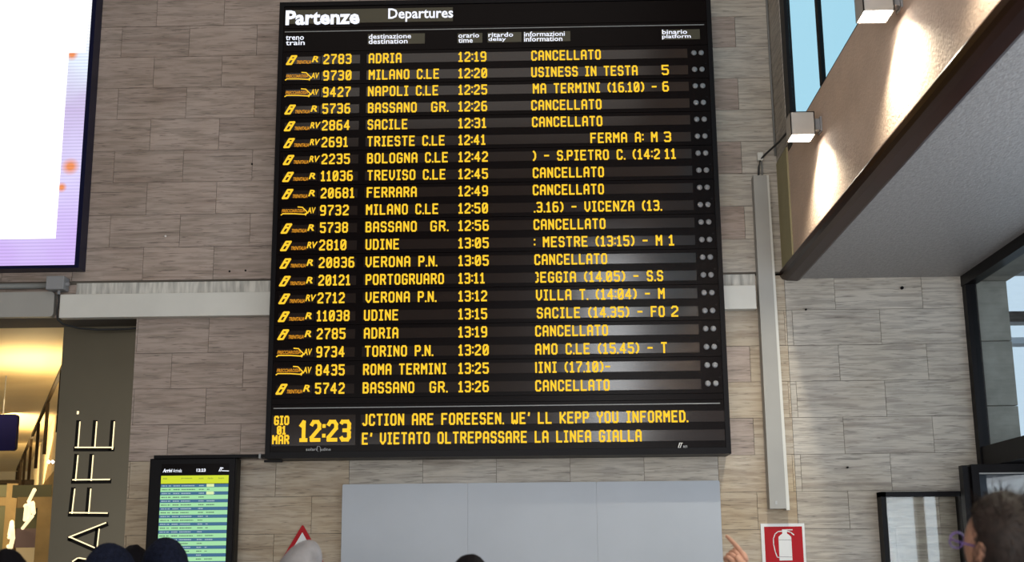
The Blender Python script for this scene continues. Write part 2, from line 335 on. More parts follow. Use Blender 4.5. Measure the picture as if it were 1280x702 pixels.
# side wall with the clerestory window
sw = bmesh.new()
XT = X1 + .04
box(X1, XT, -14.2, 0.0, ZS + .03, 4.66, sw); box(X1, XT, -14.2, 0, 6.6, 8.6, sw); box(X1, XT, -.45, 0, 4.66, 6.6, sw); box(X1, XT, -14.2, -12.7, 4.66, 6.6, sw)
wall_right = struct(obj('wall_right', sw, 'plaster'))
obj('pilaster', box(X1 - .012, X1, -.40, -.002, ZS + .05, 4.64), 'plaster_yellow', wall_right)
obj('tile_return', box(X1 - .008, X1, -.43, -.002, 4.65, 6.6), 'tile_grey', wall_right)
g = bmesh.new()
box(X1 - .004, XT, -.58, -.43, 4.6, 6.62, g); box(X1 + .005, XT - .005, -12.7, -12.6, 4.675, 6.57, g)
box(X1 + .004, XT, -12.7, -.55, 4.65, 4.675, g); box(X1 + .004, XT, -12.7, -.55, 6.57, 6.61, g)
w1 = struct(obj('window_1', g, 'black_metal'))
ys = [-.58] + [-1.55 - 1.02 * k for k in range(11)]
for y in ys[1:]: obj('mullion', box(X1 + .002, X1 + .03, y - .035, y + .03, 4.68, 6.56), 'black_metal', w1)
for a, b in zip(ys[1:], ys[:-1]): obj('pane', box(X1 + .012, X1 + .018, a + .03, b - .035, 4.675, 6.57), 'glass_cyan', w1)
# dark moulding along the edge of the gallery and the grey soffit
mp = [(1.86, 3.812), (1.838, 3.806), (1.826, 3.785), (1.83, 3.752), (1.845, 3.732), (1.88, 3.720), (1.955, 3.716), (1.975, 3.724), (1.982, 3.745), (1.982, 3.80)]
t1 = struct(obj('trim_1', prism(mp, 'y', -14.2, -.004), 'wood_dark'))
struct(obj('ceiling', box(1.978, 3.9, -12, 0.012, ZS, ZS + .3), 'soffit'))
# hall shell behind the camera
rw = bmesh.new()
box(-10, 6, -14.4, -14.2, 0, .4, rw); box(-10, 6, -14.4, -14.2, 3.4, 3.8, rw); box(-10, 6, -14.4, -14.2, 7.6, 8.6, rw)
for x in (-10, -7, -5.2, 1.9, 4.2, 5.6): box(x, x + .5, -14.4, -14.2, .4, 3.4, rw)
box(-10, 1.7, -14.4, -14.2, 3.8, 7.6, rw); box(4.3, 6, -14.4, -14.2, 3.8, 7.6, rw)
struct(obj('wall_rear', rw, 'hall_paint'))
struct(obj('wall_left', box(-10.2, -10, -14.4, .4, 0, 8.6), 'hall_paint'))
struct(obj('ceiling', box(-10.2, 1.9, -14.4, .4, 8.6, 8.8), 'hall_paint'))
# ---- glazed wall on the right under the gallery
g = bmesh.new()
box(3.175, 3.26, -12, -.0, 3.655, ZS, g); box(3.18, 3.26, -.085, -.004, 2.3, 3.66, g)
w2 = struct(obj('window_2', g, 'black_metal'))
for y in (-2.6, -5.2, -7.8): obj('mullion', box(3.18, 3.25, y - .05, y + .05, 2.45, 3.66), 'black_metal', w2)
for a, b in ((-2.55, -.085), (-5.15, -2.65), (-7.75, -5.25), (-12, -7.85)): obj('pane', box(3.215, 3.221, a, b, 2.46, 3.655), 'glass_clear', w2)
obj('transom', box(3.19, 3.95, -12, -.004, 2.31, 2.455), 'black_metal', w2)
g = bmesh.new()
for y in (-.95, -1.9, -3.1, -4.3, -5.5, -6.7, -7.9): box(3.2, 3.27, y - .04, y + .04, 0, 2.31, g)
box(3.2, 3.27, -12, -.95, 0, .1, g); w3 = struct(obj('window_3', g, 'black_metal'))
for i, y in enumerate((-.99, -1.94, -3.14, -4.34, -5.54, -6.74)): obj('pane', box(3.23, 3.236, y - (.87 if i == 0 else 1.12), y, .1, 2.31), 'glass_clear', w3)
# door leaf of the vestibule, facing the hall
g = bmesh.new(); dy = -.4
box(2.93, 2.965, dy - .03, dy + .05, 0, 2.30, g); box(2.985, 3.035, dy - .05, dy + .04, 0, 2.305, g); box(2.965, 2.985, dy, dy + .03, 0, 2.29, g)
box(3.035, 3.9, dy - .05, dy + .04, 2.245, 2.305, g); box(3.85, 3.9, dy - .05, dy + .04, 0, 2.245, g); box(3.035, 3.85, dy - .05, dy + .04, 0, .12, g)
d1 = struct(obj('door_1', g, 'black_metal'))
obj('glazing_bead', box(3.035, 3.85, dy - .056, dy - .05, 2.236, 2.246), 'line_grey', d1)
obj('pane', box(3.035, 3.85, dy - .01, dy - .004, .12, 2.245), 'glass_case', d1)
obj('reflection_panel', box(3.05, 3.9, -.03, 0.01, .02, 2.3), 'dark_blue_reflection', d1)  # added panel, its dark blue stands in for the reflection in the pane
# outside: concrete pillar and lintel
cp = tag(bpy.data.objects.new('concrete_pillar', None), 'grey concrete pillar of stacked blocks standing outside the glazed wall', 'pillar'); C.objects.link(cp); cp.location = (3.4, .15, 0)
for z0, z1 in ((0, .45), (.45, .91), (.91, 1.37), (1.37, 1.83), (1.83, 2.30), (2.30, 2.761), (2.761, 3.242), (3.242, 3.70)):
    obj('concrete_block', box(3.262, 3.515, 0, .3, z0 + .003, z1 - .003, bevel=.004), 'concrete', cp)
tag(obj('concrete_lintel', box(3.262, 3.53, -9, .3, 3.702, 3.95), 'concrete'), 'grey concrete lintel running above the outside of the right-hand glazing', 'lintel')
fb = thing('station_canopy', (9, 6, 0), 'pale canopy frame seen through the right-hand glazing beyond the concrete pillar', 'canopy')
for x in (6.2, 8.4): obj('post', box(x, x + .14, 5, 5.14, 0, 6.2), 'far_building', fb)
obj('beam', box(4.5, 12, 4.95, 5.2, 4.3, 4.42), 'black_metal', fb); obj('beam', box(4.5, 12, 4.95, 5.2, 4.05, 4.12), 'far_building', fb)
obj('roof', box(4.5, 12, 2, 8, 6.2, 6.35), 'far_building', fb)
tag(obj('pavement_outside', box(3.3, 14, -14, 14, -.12, -.01), 'floor_stone'), 'pale paving outside the glazed wall', 'pavement')

# ================================================================== DEPARTURES BOARD
BY = -.25
board = thing('departure_board', (-.30, 0, 2.41), 'huge black departures board with rows of amber train times on the stone wall', 'departures board')
bl, brr, bb, bt = -1.967, 1.366, 2.412, 5.93
obj('cabinet', box(bl, brr, BY + .03, -.002, bb, bt), 'black_metal', board)
g = bmesh.new(); fw = .035
box(bl, bl + fw, BY - .005, BY + .03, bb, bt, g); box(brr - fw, brr, BY - .005, BY + .03, bb, bt, g)
box(bl + fw, brr - fw, BY - .005, BY + .03, bb, bb + .045, g); box(bl + fw, brr - fw, BY - .005, BY + .03, bt - .035, bt, g); obj('rim', g, 'black_metal', board)
ZR = [5.454 - .13375 * i for i in range(20)]
# black front panels, two display rows to a panel
edges = [bt - .035, 5.715, 5.522] + [ZR[i] - .067 for i in range(1, 20, 2)] + [2.80, bb + .045]
for i in range(len(edges) - 1):
    obj('front_panel', box(bl + fw, brr - fw, BY + .005, BY + .03, edges[i + 1] + .002, edges[i] - .002), 'black_gloss', board)
YF = BY + .005
def bx(px, py): p = at(px, py, YF); return p.x, p.z
for y_l, y_r, x_l, x_r in ((39.5, 31.5, 356, 880), (510, 504, 342, 900)):
    z = (at(x_l, y_l, YF).z + at(x_r, y_r, YF).z) / 2
    obj('rule_line', box(at(x_l, y_l, YF).x, at(x_r, y_r, YF).x, YF - .003, YF, z - .003, z + .003), 'line_grey', board)
z = at(360, 4, YF).z; obj('rule_line', box(bl + .05, brr - .05, YF - .003, YF, z - .0025, z + .0025), 'line_grey', board)
# heading
a = pquad(357, 13, 566, 26.5, YF)
hs = obj('display_strip', box(a[0], a[1], YF - .004, YF, a[2], a[3]), 'strip_olive', board)
a = pquad(357.5, 13.5, 449.5, 30.5, YF); font_text('Partenze', a[0], a[1], a[2], a[3], YF - .006, 'white_lit', 'heading', hs, .035)
a = pquad(485.5, 11, 566.5, 26.5, YF); font_text('Departures', a[0], a[1], a[2], a[3], YF - .006, 'white_lit', 'heading', hs, .018)
for x0, x1, xs, y0, s1, s2 in ((357.5, 380, None, 45, 'treno', 'train'), (461, 514, 531, 43, 'destinazione', 'destination'), (573, 599, 603, 42, 'orario', 'time'),
                               (610.5, 641.5, 652, 41, 'ritardo', 'delay'), (655, 706, 713, 40, 'informazioni', 'information'), (827.5, 859, 875, 37.5, 'binario', 'platform')):
    a = pquad(x0 - 1, y0, xs or x1 + 1, y0 + 11.5, YF)
    s = obj('caption_strip', box(a[0], a[1], YF - .004, YF, a[2], a[3]), 'strip_olive' if xs else 'black_gloss', board)
    w2_ = {'train': 23.5, 'destination': 48.5, 'time': 18, 'delay': 22, 'information': 48, 'platform': 36}[s2]
    a = pquad(x0, y0, x1, y0 + 5.2, YF); font_text(s1, a[0], a[1], a[2], a[3], YF - .006, 'white_lit', 'caption', s, .012)
    a = pquad(x0, y0 + 6, min(x0 + w2_, (xs or 999)), y0 + 11.6, YF); font_text(s2, a[0], a[1], a[2], a[3], YF - .006, 'white_lit', 'caption', s, .012)

LX = -1.618; 
def logo_fs(z, cat, strip, cls):
    """slanted emblem, small operator word and class letters"""
    bm = bmesh.new(); x = -1.897; zt = z + .030; zb = z - .034
    P = lambda u, v: (x + u * .034 + v * .036, zb + v * (zt - zb))
    for a, b in (((0, 0), (0, .95)), ((.1, 1), (1, 1)), ((1, 1), (1, .05)), ((.9, 0), (0, 0)), ((.2, .62), (.6, .62))):
        strokes(bm, [(P(*a), P(*b))], .0150, YF - .006)
    obj('emblem', bm, 'amber', strip)
    font_text('TRENITALIA', x + .075, x + .185, z - .033, z - .006, YF - .006, 'amber_dim', 'operator_name', strip, .02, .35)
    w = .052 if cls == 'R' else .082
    led = font_text(cls, x + .190, x + .190 + w, z - .022, z + .028, YF - .006, 'amber', 'class_letters', strip, .028, .25)
def logo_arrow(z, strip):
    bm = bmesh.new(); x = -1.905
    font_text('FRECCIAROSSA', x + .004, x + .175, z - .012, z + .014, YF - .006, 'amber_dim', 'operator_name', strip, .02, .2)
    pts = [(x, z - .030), (x + .012, z - .021), (x + .10, z - .022), (x + .175, z - .028), (x + .196, z - .012)]
    strokes(bm, list(zip(pts[:-1], pts[1:])), .008, YF - .006)
    pts = [(x + .125, z + .030), (x + .158, z + .027), (x + .196, z - .012), (x + .183, z - .034)]
    strokes(bm, list(zip(pts[:-1], pts[1:])), .008, YF - .0062)
    obj('arrow_emblem', bm, 'amber', strip)
    font_text('AV', x + .196, x + .258, z - .022, z + .026, YF - .006, 'amber', 'class_letters', strip, .02, .15)

ROWS = [
('R','2783',404.5,439.5,[('ADRIA',461,502)],'12:19',573,608,[('CANCELLATO',664,751)]),
('A','9730',404,439.5,[('MILANO C.LE',461,549)],'12:20',573,609,[('USINESS IN TESTA',664,797),('5',827,836)]),
('A','9427',403.5,438.5,[('NAPOLI C.LE',460,548)],'12:25',573,609,[('MA TERMINI (16.10) -',666,821),('6',828,836)]),
('R','5736',403,438,[('BASSANO',460,521),('GR.',539,561)],'12:26',573,609,[('CANCELLATO',664,752)]),
('RV','2864',402.5,437.5,[('SACILE',459.5,509.5)],'12:31',573,608,[('CANCELLATO',665,753)]),
('RV','2691',402,435,[('TRIESTE C.LE',459,556)],'12:41',573,607,[('FERMA A: M',738,822),('3',830,839)]),
('RV','2235',402,437.5,[('BOLOGNA C.LE',459,560)],'12:42',573,610,[(') - S.PIETRO C. (14:2',666,825),('11',831,845)]),
('R','11036',401,441,[('TREVISO C.LE',459,557)],'12:45',573,610,[('CANCELLATO',666,755)]),
('R','20681',401,443,[('FERRARA',458.5,521)],'12:49',573,610,[('CANCELLATO',666,755)]),
('A','9732',400,436,[('MILANO C.LE',457.5,548)],'12:50',573,610,[('.3.16) - VICENZA (13.',667,828)]),
('R','5738',400,435,[('BASSANO',457,521),('GR.',538,561)],'12:56',573,611,[('CANCELLATO',667,757)]),
('RV','2810',399,433,[('UDINE',457,499)],'13:05',573,611,[(': MESTRE (13:15) - M',667,828),('1',836,843)]),
('R','20836',398.5,443,[('VERONA P.N.',457,547)],'13:05',573,611,[('CANCELLATO',668,759)]),
('R','20121',398,438,[('PORTOGRUARO',457,555)],'13:11',573,606,[('~EGGIA (14.05) - S.S',669,829)]),
('RV','2712',397,431,[('VERONA P.N.',457,546)],'13:12',573,609,[('VILLA T. (14:04) - M',670,831)]),
('R','11038',396,437,[('UDINE',455,498)],'13:15',573,609,[('SACILE (14.35) - FO',671,831),('2',839,848)]),
('R','2785',396,432,[('ADRIA',455,498)],'13:19',573,609,[('CANCELLATO',669,760)]),
('A','9734',395.5,431,[('TORINO P.N.',456,542)],'13:20',573,611,[('AMO C.LE (15.45) - T',669,834)]),
('A','8435',395,431,[('ROMA TERMINI',454,558)],'13:25',573,611,[('|INI (17.10)-',669,763)]),
('R','5742',394,431,[('BASSANO',453.5,518),('GR.',537,560)],'13:26',573,611,[('CANCELLATO',669,762)]),
]
lens_bm = bmesh.new(); bmesh.ops.create_uvsphere(lens_bm, u_segments=12, v_segments=6, radius=.0215)
for v in lens_bm.verts: v.co.y *= .35
lens_me = bpy.data.meshes.new('indicator_lamp'); lens_bm.to_mesh(lens_me); lens_bm.free(); lens_me.materials.append(M['lens'])
for p in lens_me.polygons: p.use_smooth = True
for i, (cls, num, n0, n1, dest, tim, t0, t1_, info) in enumerate(ROWS):
    z = ZR[i]; h = .037; yt = YF - .006
    # pixel columns drift with the row, so place text by its world column
    pyl = 74 + (485 - 74) * i / 19
    def X(px, f): return at(px, f, YF).x
    yl = 74 + i * 21.6; yr = 69 + i * 21.7
    s = obj('display_strip', box(-1.905, -1.632, YF - .004, YF, z - h, z + h - .004), 'black_gloss' , board)
    sl = obj('display_window', box(-1.900, -1.640, YF - .0045, YF - .004, z - h + .004, z + h - .012), 'strip', s)
    logo_arrow(z, s) if cls == 'A' else logo_fs(z, i, s, cls)
    s = obj('display_strip', box(-1.630, -1.335, YF - .004, YF, z - h, z + h - .004), 'strip', board)
    zc0, zc1 = z - .040, z + .042
    led_text(num, X(n0, yl), X(n1, yl), zc0, zc1, yt, .0127, 'train_number', 'amber', s)
    s = obj('display_strip', box(-1.283, 1.172, YF - .004, YF, z - h, z + h), 'strip', board)
    for t, a, b in dest: led_text(t, X(a, yl - 1), X(b, yl - 1), zc0, zc1, yt, .0127, 'destination', 'amber', s)
    led_text(tim, X(t0, yl - 2), X(t1_, yl - 2), zc0, zc1, yt, .0127, 'departure_time', 'amber', s)
    for t, a, b in info: led_text(t, X(a, yr), X(b, yr), zc0, zc1, yt, .0127, 'information_text' if len(t) > 2 else 'platform_number', 'amber', s)
    for k in (1.222, 1.278):
        o = bpy.data.objects.new('indicator_lamp', lens_me); C.objects.link(o); o.parent = board; o.matrix_parent_inverse = Matrix.Translation(-board.location); o.location = (k, YF, z + .004)
for k in range(0, 20, 2):
    zz = ZR[k] - .085; bm = tube([(1.308, YF + .004, zz), (1.308, YF - .003, zz)], .007); obj('screw', bm, 'black_metal', board)
# two running text strips and the clock
for yl, yr, s, a, b in ((525, 522, "JCTION ARE FOREESEN. WE' LL KEPP YOU INFORMED.", 453, 860.5), (547.5, 545.5, "E' VIETATO OLTREPASSARE LA LINEA GIALLA", 452.5, 802)):
    z = at(700, yr, YF).z; st = obj('display_strip', box(-1.283, at(906, yr, YF).x, YF - .004, YF, z - .039, z + .039), 'strip', board)
    led_text(s, at(a, yl, YF).x, at(b, yr, YF).x, z - .042, z + .044, YF - .006, .0134, 'running_text', 'amber', st)
a = pquad(340, 519, 444, 556, YF); clk = obj('display_strip', box(a[0], a[1], YF - .004, YF, a[2], a[3]), 'strip', board); clk['label'] = 'clock and date window lit in amber'
for s, x0, x1, y0, y1 in (('GIO', 343, 361.5, 519.5, 531), ('01', 346.5, 357.5, 532, 543), ('MAR', 340.5, 361.5, 543.5, 555)):
    a = pquad(x0, y0, x1, y1, YF); led_text(s, a[0], a[1], a[2], a[3], YF - .006, .0125, 'date', 'amber', clk)
a = pquad(374.5, 525, 438.5, 551.5, YF); led_text('12:23', a[0], a[1], a[2], a[3], YF - .006, .027, 'clock_time', 'amber', clk)
a = pquad(382.5, 559.5, 396, 563, YF); font_text('solari', a[0], a[1], a[2], a[3], YF - .002, 'print_grey', 'maker_mark', board, .01)
a = pquad(401, 559.5, 413.5, 563, YF); font_text('udine', a[0], a[1], a[2], a[3], YF - .002, 'print_grey', 'maker_mark', board, .01)
bm = bmesh.new(); a = pquad(396.8, 557.5, 400.5, 564.5, YF); c = [(a[0], a[3]), (a[0], a[2] + .01), (a[0] + .008, a[2]), (a[1], a[2]), (a[1], a[3] - .01), (a[1] - .008, a[3]), (a[0], a[3])]
strokes(bm, list(zip(c[:-1], c[1:])), .003, YF - .002); obj('maker_mark', bm, 'print_grey', board)
bm = bmesh.new(); a = pquad(847.5, 553.5, 853, 559.5, YF)
strokes(bm, [((a[0], a[2]), (a[0] + .012, a[3])), ((a[0] + .014, a[2]), (a[0] + .026, a[3])), ((a[0] + .012, a[3]), (a[0] + .032, a[3])), ((a[0], a[2]), (a[0] + .014, a[2] + .001))], .005, YF - .002)
obj('railway_emblem', bm, 'sign_white', board)
a = pquad(854, 556.5, 859, 559.3, YF); font_text('RFI', a[0], a[1], a[2], a[3], YF - .002, 'print_grey', 'maker_mark', board, .01)

# ================================================================== THINGS ON THE WALL
led = thing('led_screen', (-3.8, 0, 3.87), 'large bright white and lilac advertising screen high on the left of the wall', 'screen')
obj('casing', box(-5.6, -3.443, -.145, -.002, 3.862, 6.9), 'navy_metal', led)
obj('screen_picture', box(-5.6, -3.477, -.150, -.144, 3.885, 6.87), 'led_panel', led)
obj('screen_window', box(-5.6, -3.632, -.154, -.149, 4.09, 5.62), 'led_white', led)
obj('screen_window', box(-5.6, -3.50, -.154, -.149, 5.585, 6.87), 'led_white', led)
# cable duct on the wall behind the board
for a, b, c, d, lab in ((-3.591, bl - .002, -3.50, bl - .002, 'long white horizontal duct left of the departures board'), (brr + .002, 1.628, brr + .002, 1.64, 'short end of white horizontal duct between the board and the tall grey duct')):
    dk = thing('cable_duct', ((a + b) / 2, -.04, 3.49), lab, 'duct')
    obj('duct_cover', box(a, b, -.085, -.004, 3.492, 3.672, bevel=.004), 'white_paint', dk)
    obj('capping_strip', box(c, d, -.012, -.004, 3.68, 3.772), 'stone_white', dk)
tag(obj('duct_beam', prism(rrect(-5.6, -3.645, 3.508, 3.70, .03), 'y', -.06, -.002), 'grey_paint'), 'grey boxed beam above the cafe opening left of the junction box', 'beam')
tag(obj('conduit_pipe', tube([(-5.6, -.045, 3.75), (-4.6, -.045, 3.75), (-3.68, -.045, 3.748)], .022), 'cable_grey', None, True), 'thin grey conduit running left from the junction box', 'pipe')
jb = thing('junction_box', (-3.622, 0, 3.70), 'small grey junction box at the left end of the white duct', 'junction box')
obj('housing', box(-3.69, -3.555, -.13, -.014, 3.702, 3.806, bevel=.006), 'grey_plastic', jb)
obj('gland', tube([(-3.61, -.07, 3.702), (-3.61, -.07, 3.675)], .012), 'grey_plastic', jb)
obj('gland', tube([(-3.555, -.08, 3.75), (-3.53, -.08, 3.75)], .016), 'grey_plastic', jb)
tag(obj('power_cable', tube([(-3.61, -.07, 3.68), (-3.605, -.07, 3.62), (-3.62, -.05, 3.55), (-3.62, -.03, 3.49), (-3.59, 0, 3.46), (-3.52, .15, 3.455), (-3.4, .22, 3.455), (-3.2, .24, 3.46), (-3.05, .24, 3.47)], .008), 'cable', None, True), 'dark cable drooping from the junction box along the lintel', 'cable')
# vertical duct
vd = thing('vertical_duct', (1.71, 0, 2.02), 'tall grey vertical cable duct between the board and the corner', 'duct')
obj('duct_cover', prism([(1.651, 4.52), (1.646, 2.03), (1.765, 2.03), (1.752, 4.52)], 'y', -.10, -.002), 'grey_paint', vd)
obj('duct_edge', prism([(1.753, 4.525), (1.766, 2.02), (1.790, 2.02), (1.770, 4.525)], 'y', -.085, -.001), 'white_paint', vd)
obj('label_plate', box(1.685, 1.70, -.103, -.100, 2.06, 2.085), 'print_grey', vd)
tag(obj('power_cable', tube([(1.70, -.05, 4.525), (1.705, -.05, 4.60), (1.72, -.04, 4.66), (1.76, -.06, 4.70), (1.82, -.3, 4.715), (1.835, -1.0, 4.66), (1.83, -1.38, 4.52)], .008), 'cable', None, True), 'dark cable looping from the top of the tall grey duct to the wall lamp', 'cable')
tag(obj('power_cable', tube([(1.73, -.03, 4.525), (1.735, -.03, 4.60), (1.728, -.03, 4.66)], .006), 'cable_grey', None, True), 'short grey cable rising from the tall duct to a white clip', 'cable')
tag(obj('cable_clip', box(1.70, 1.745, -.05, -.002, 4.655, 4.72, bevel=.006), 'white_paint'), 'small white cable clip above the tall grey duct', 'clip')
tag(obj('corner_pipe', tube([(1.842, -.02, 4.70), (1.842, -.02, 6.6)], .008), 'cable_grey', None, True), 'thin pipe running up the wall corner beside the cyan window', 'pipe')
# white notice panels under the board
nb = thing('notice_panel', (-.07, 0, 1.0), 'wide blank pale grey panel under the departures board', 'panel')
xs = [-1.437, -.523, .41, 1.303]
for i in range(3):
    a, b = xs[i] + (.0005 if i else 0), xs[i + 1] - .0005
    o = obj('panel_sheet', prism(rrect(a, b, .98, 2.237, .004 if 0 < i < 2 else .012), 'y', -.045, -.002), 'board_white', nb)
# arrivals monitor
mo = thing('arrivals_monitor', (-2.49, 0, 1.2), 'black framed upright arrivals monitor with yellow, green and blue rows', 'monitor')
MY = -.2
obj('casing', box(-2.81, -2.19, MY, -.06, 1.25, 2.425, bevel=.006), 'black_metal', mo); obj('side_rail', box(-2.19, -2.178, MY + .01, -.08, 1.25, 2.42), 'slot_dark', mo)
obj('wall_mount', box(-2.7, -2.3, -.061, -.002, 1.6, 2.2), 'black_metal', mo)
obj('top_bar', box(-2.78, -1.975, MY - .01, -.06, 2.425, 2.448), 'black_metal', mo); obj('bar_tip', box(-1.99, -1.86, -.17, -.14, 2.393, 2.409), 'black_metal', mo); obj('bar_joint', box(-2.02, -2.005, MY - .014, -.14, 2.418, 2.452), 'line_grey', mo)
sx0, sx1 = -2.722, -2.234
scr = obj('display', box(sx0, sx1, MY - .002, MY, 1.33, 2.385), 'black_gloss', mo)
top = at(240, 594, MY).z; b2 = at(240, 604, MY).z
obj('header_band', box(sx0, sx1, MY - .003, MY - .002, b2, top), 'screen_yellow', scr)
zz = b2 - .004; k = 0; W = sx1 - sx0
while zz > 1.36:
    hh = .0225 if k % 2 == 0 else .0305
    r = obj('row_band', box(sx0, sx1, MY - .003, MY - .002, zz - hh, zz), 'screen_blue' if k % 2 == 0 else 'screen_green', scr)
    bm = bmesh.new(); zc = zz - hh / 2
    for u0, u1 in ((.02, .07), (.08, .10), (.12, .15), (.19, .28), (.31, .31 + random.uniform(.1, .2)), (.57, .64)) + (((.69, random.choice((.72, .8))),) if k % 3 else ()):
        x = u0
        while x < u1: 
            ww = min(random.uniform(.008, .016), u1 - x + .004); zj = .0035
            bm.faces.new([bm.verts.new(p) for p in ((sx0 + x * W, MY - .0036, zc - zj), (sx0 + (x + ww) * W, MY - .0036, zc - zj), (sx0 + (x + ww) * W, MY - .0036, zc + zj), (sx0 + x * W, MY - .0036, zc + zj))]); x += ww + .006
    o = obj('row_text', bm, 'screen_text_pale' if k % 2 == 0 else 'screen_text', scr); o['kind'] = 'stuff'
    if k in (0, 2): obj('yellow_field', box(sx0 + .68 * W, sx0 + .79 * W, MY - .0042, MY - .003, zz - hh + .002, zz), 'screen_pale', scr)
    zz -= hh + .0006; k += 1
for s, u0, u1 in (('treno', .03, .09), ('provenienza', .30, .46), ('orario', .56, .63), ('ritardo', .69, .77), ('binario', .85, .93)):
    font_text(s, sx0 + u0 * W, sx0 + u1 * W, top - .026, top - .014, MY - .0036, 'screen_text', 'header_caption', scr)
font_text('Arrivi', -2.712, -2.643, 2.325, 2.352, MY - .0036, 'white_lit', 'heading', scr, .03, .2)
font_text('Arrivals', -2.637, -2.575, 2.325, 2.350, MY - .0036, 'white_lit', 'heading', scr, .005)
font_text('12:23', -2.468, -2.402, 2.327, 2.350, MY - .0036, 'white_lit', 'clock_time', scr, .03)
bm = bmesh.new(); strokes(bm, [((-2.305, 2.33), (-2.295, 2.355)), ((-2.295, 2.33), (-2.283, 2.355)), ((-2.295, 2.355), (-2.275, 2.352)), ((-2.285, 2.333), (-2.235, 2.331))], .005, MY - .0036); obj('railway_emblem', bm, 'white_lit', scr)
# warning triangle
ts = thing('warning_triangle', (-1.69, 0, 1.68), 'red bordered white triangular warning sign behind the grey cap', 'sign')
cx, zt, zb, hw = at(378, 654.5, -.02).x, at(378, 654.5, -.02).z, 1.64, .185
def rtri(cx, zt, zb, hw, r):
    pts = [Vector((cx, zt)), Vector((cx - hw, zb)), Vector((cx + hw, zb))]; out = []
    for i in range(3):
        p = pts[i]; a = (pts[i - 1] - p).normalized(); b = (pts[(i + 1) % 3] - p).normalized()
        for k in range(5): t = k / 4; q = p + a * r * (1 - t) ** 2 + b * r * t ** 2; out.append((q.x, q.y))
    return out
obj('plate', prism(rtri(cx, zt, zb, hw, .02), 'y', -.012, -.002), 'sign_red', ts)
obj('white_field', prism(rtri(cx, zt - .058, zb + .028, hw - .052, .006), 'y', -.0135, -.012), 'sign_white', ts)
bm = bmesh.new(); strokes(bm, [((cx, 1.80), (cx, 1.72)), ((cx, 1.69), (cx, 1.688))], .02, -.0138); obj('exclamation_mark', bm, 'black_metal', ts)
# extinguisher sign
es = thing('extinguisher_sign', (1.744, 0, 1.52), 'red fire extinguisher sign with white pictogram and white border', 'sign')
a = (1.588, 1.902, 1.515, 1.928)
obj('plate', box(a[0], a[1], -.012, -.002, a[2], a[3]), 'sign_white', es)
obj('red_field', box(a[0] + .024, a[1] - .018, -.0135, -.012, a[2] + .03, a[3] - .022), 'sign_red', es)
E_ = lambda px, py: (at(px, py, -.014).x, at(px, py, -.014).z)
sc = lambda zx, zy: E_(880 + zx / 8.533, 640 + zy / 8.533)
bm = bmesh.new()
poly = [sc(*p) for p in ((832, 182), (884, 182), (884, 225), (905, 238), (930, 262), (944, 512), (806, 514), (794, 262), (815, 240), (835, 228))]
prism(poly, 'y', -.0155, -.0135, bm)
hz = [sc(*p) for p in ((832, 200), (790, 205), (758, 230), (740, 280), (742, 340), (760, 420), (782, 478), (800, 480))]
strokes(bm, list(zip(hz[:-1], hz[1:])), .0065, -.0152)
strokes(bm, [(sc(880, 186), sc(940, 186)), (sc(885, 200), sc(925, 212)), (sc(925, 212), sc(958, 240))], .0075, -.0152)
o = obj('extinguisher_pictogram', bm, 'sign_white', es)
bm = bmesh.new(); strokes(bm, [(sc(800, 293), sc(928, 293)), (sc(808, 472), sc(938, 476))], .003, -.0158); obj('band_line', bm, 'sign_line', es)
# glazed case beside the door
gc = thing('glass_case', (2.73, 0, 0), 'tall black framed glass case on the stone wall left of the door', 'display case')
g = bmesh.new(); box(2.437, 2.472, -.12, -.002, .6, 2.14, g); box(3.0, 3.03, -.12, -.002, .6, 2.14, g); box(2.437, 3.03, -.12, -.002, 2.105, 2.14, g); box(2.437, 3.03, -.12, -.002, .6, .64, g)
obj('frame', g, 'black_metal', gc); obj('pane', box(2.472, 3.0, -.095, -.089, .64, 2.105), 'glass_case', gc)
# tiny fixing on the stone near the soffit
for n, (px, py) in enumerate(((1127, 360), (1059, 584), (1007, 387))):
    p = at(px, py, 0); tag(obj('wall_fixing', tube([(p.x, -.001, p.z), (p.x, -.02, p.z)], .012 if n == 0 else .007), 'black_metal', None, True), ['small dark fixing on the stone just under the grey soffit', 'small dark anchor in the stone right of the tall duct near the case', 'tiny dark anchor in the stone close to the end of the dark moulding'][n], 'fixing')
for n, (px, py) in enumerate(((287, 339), (307, 338), (315, 205), (207, 295))):
    p = at(px, py, 0); tag(obj('wall_plug', tube([(p.x, .0, p.z), (p.x, -.004, p.z)], .008), 'black_metal' if n < 3 else 'sign_white'), ['dark plug hole in the stone above the duct, left of two', 'dark plug hole in the stone above the duct, next to the board', 'dark plug hole beside the upper left edge of the board', 'pale filled plug hole in the stone between screen and board'][n], 'plug')

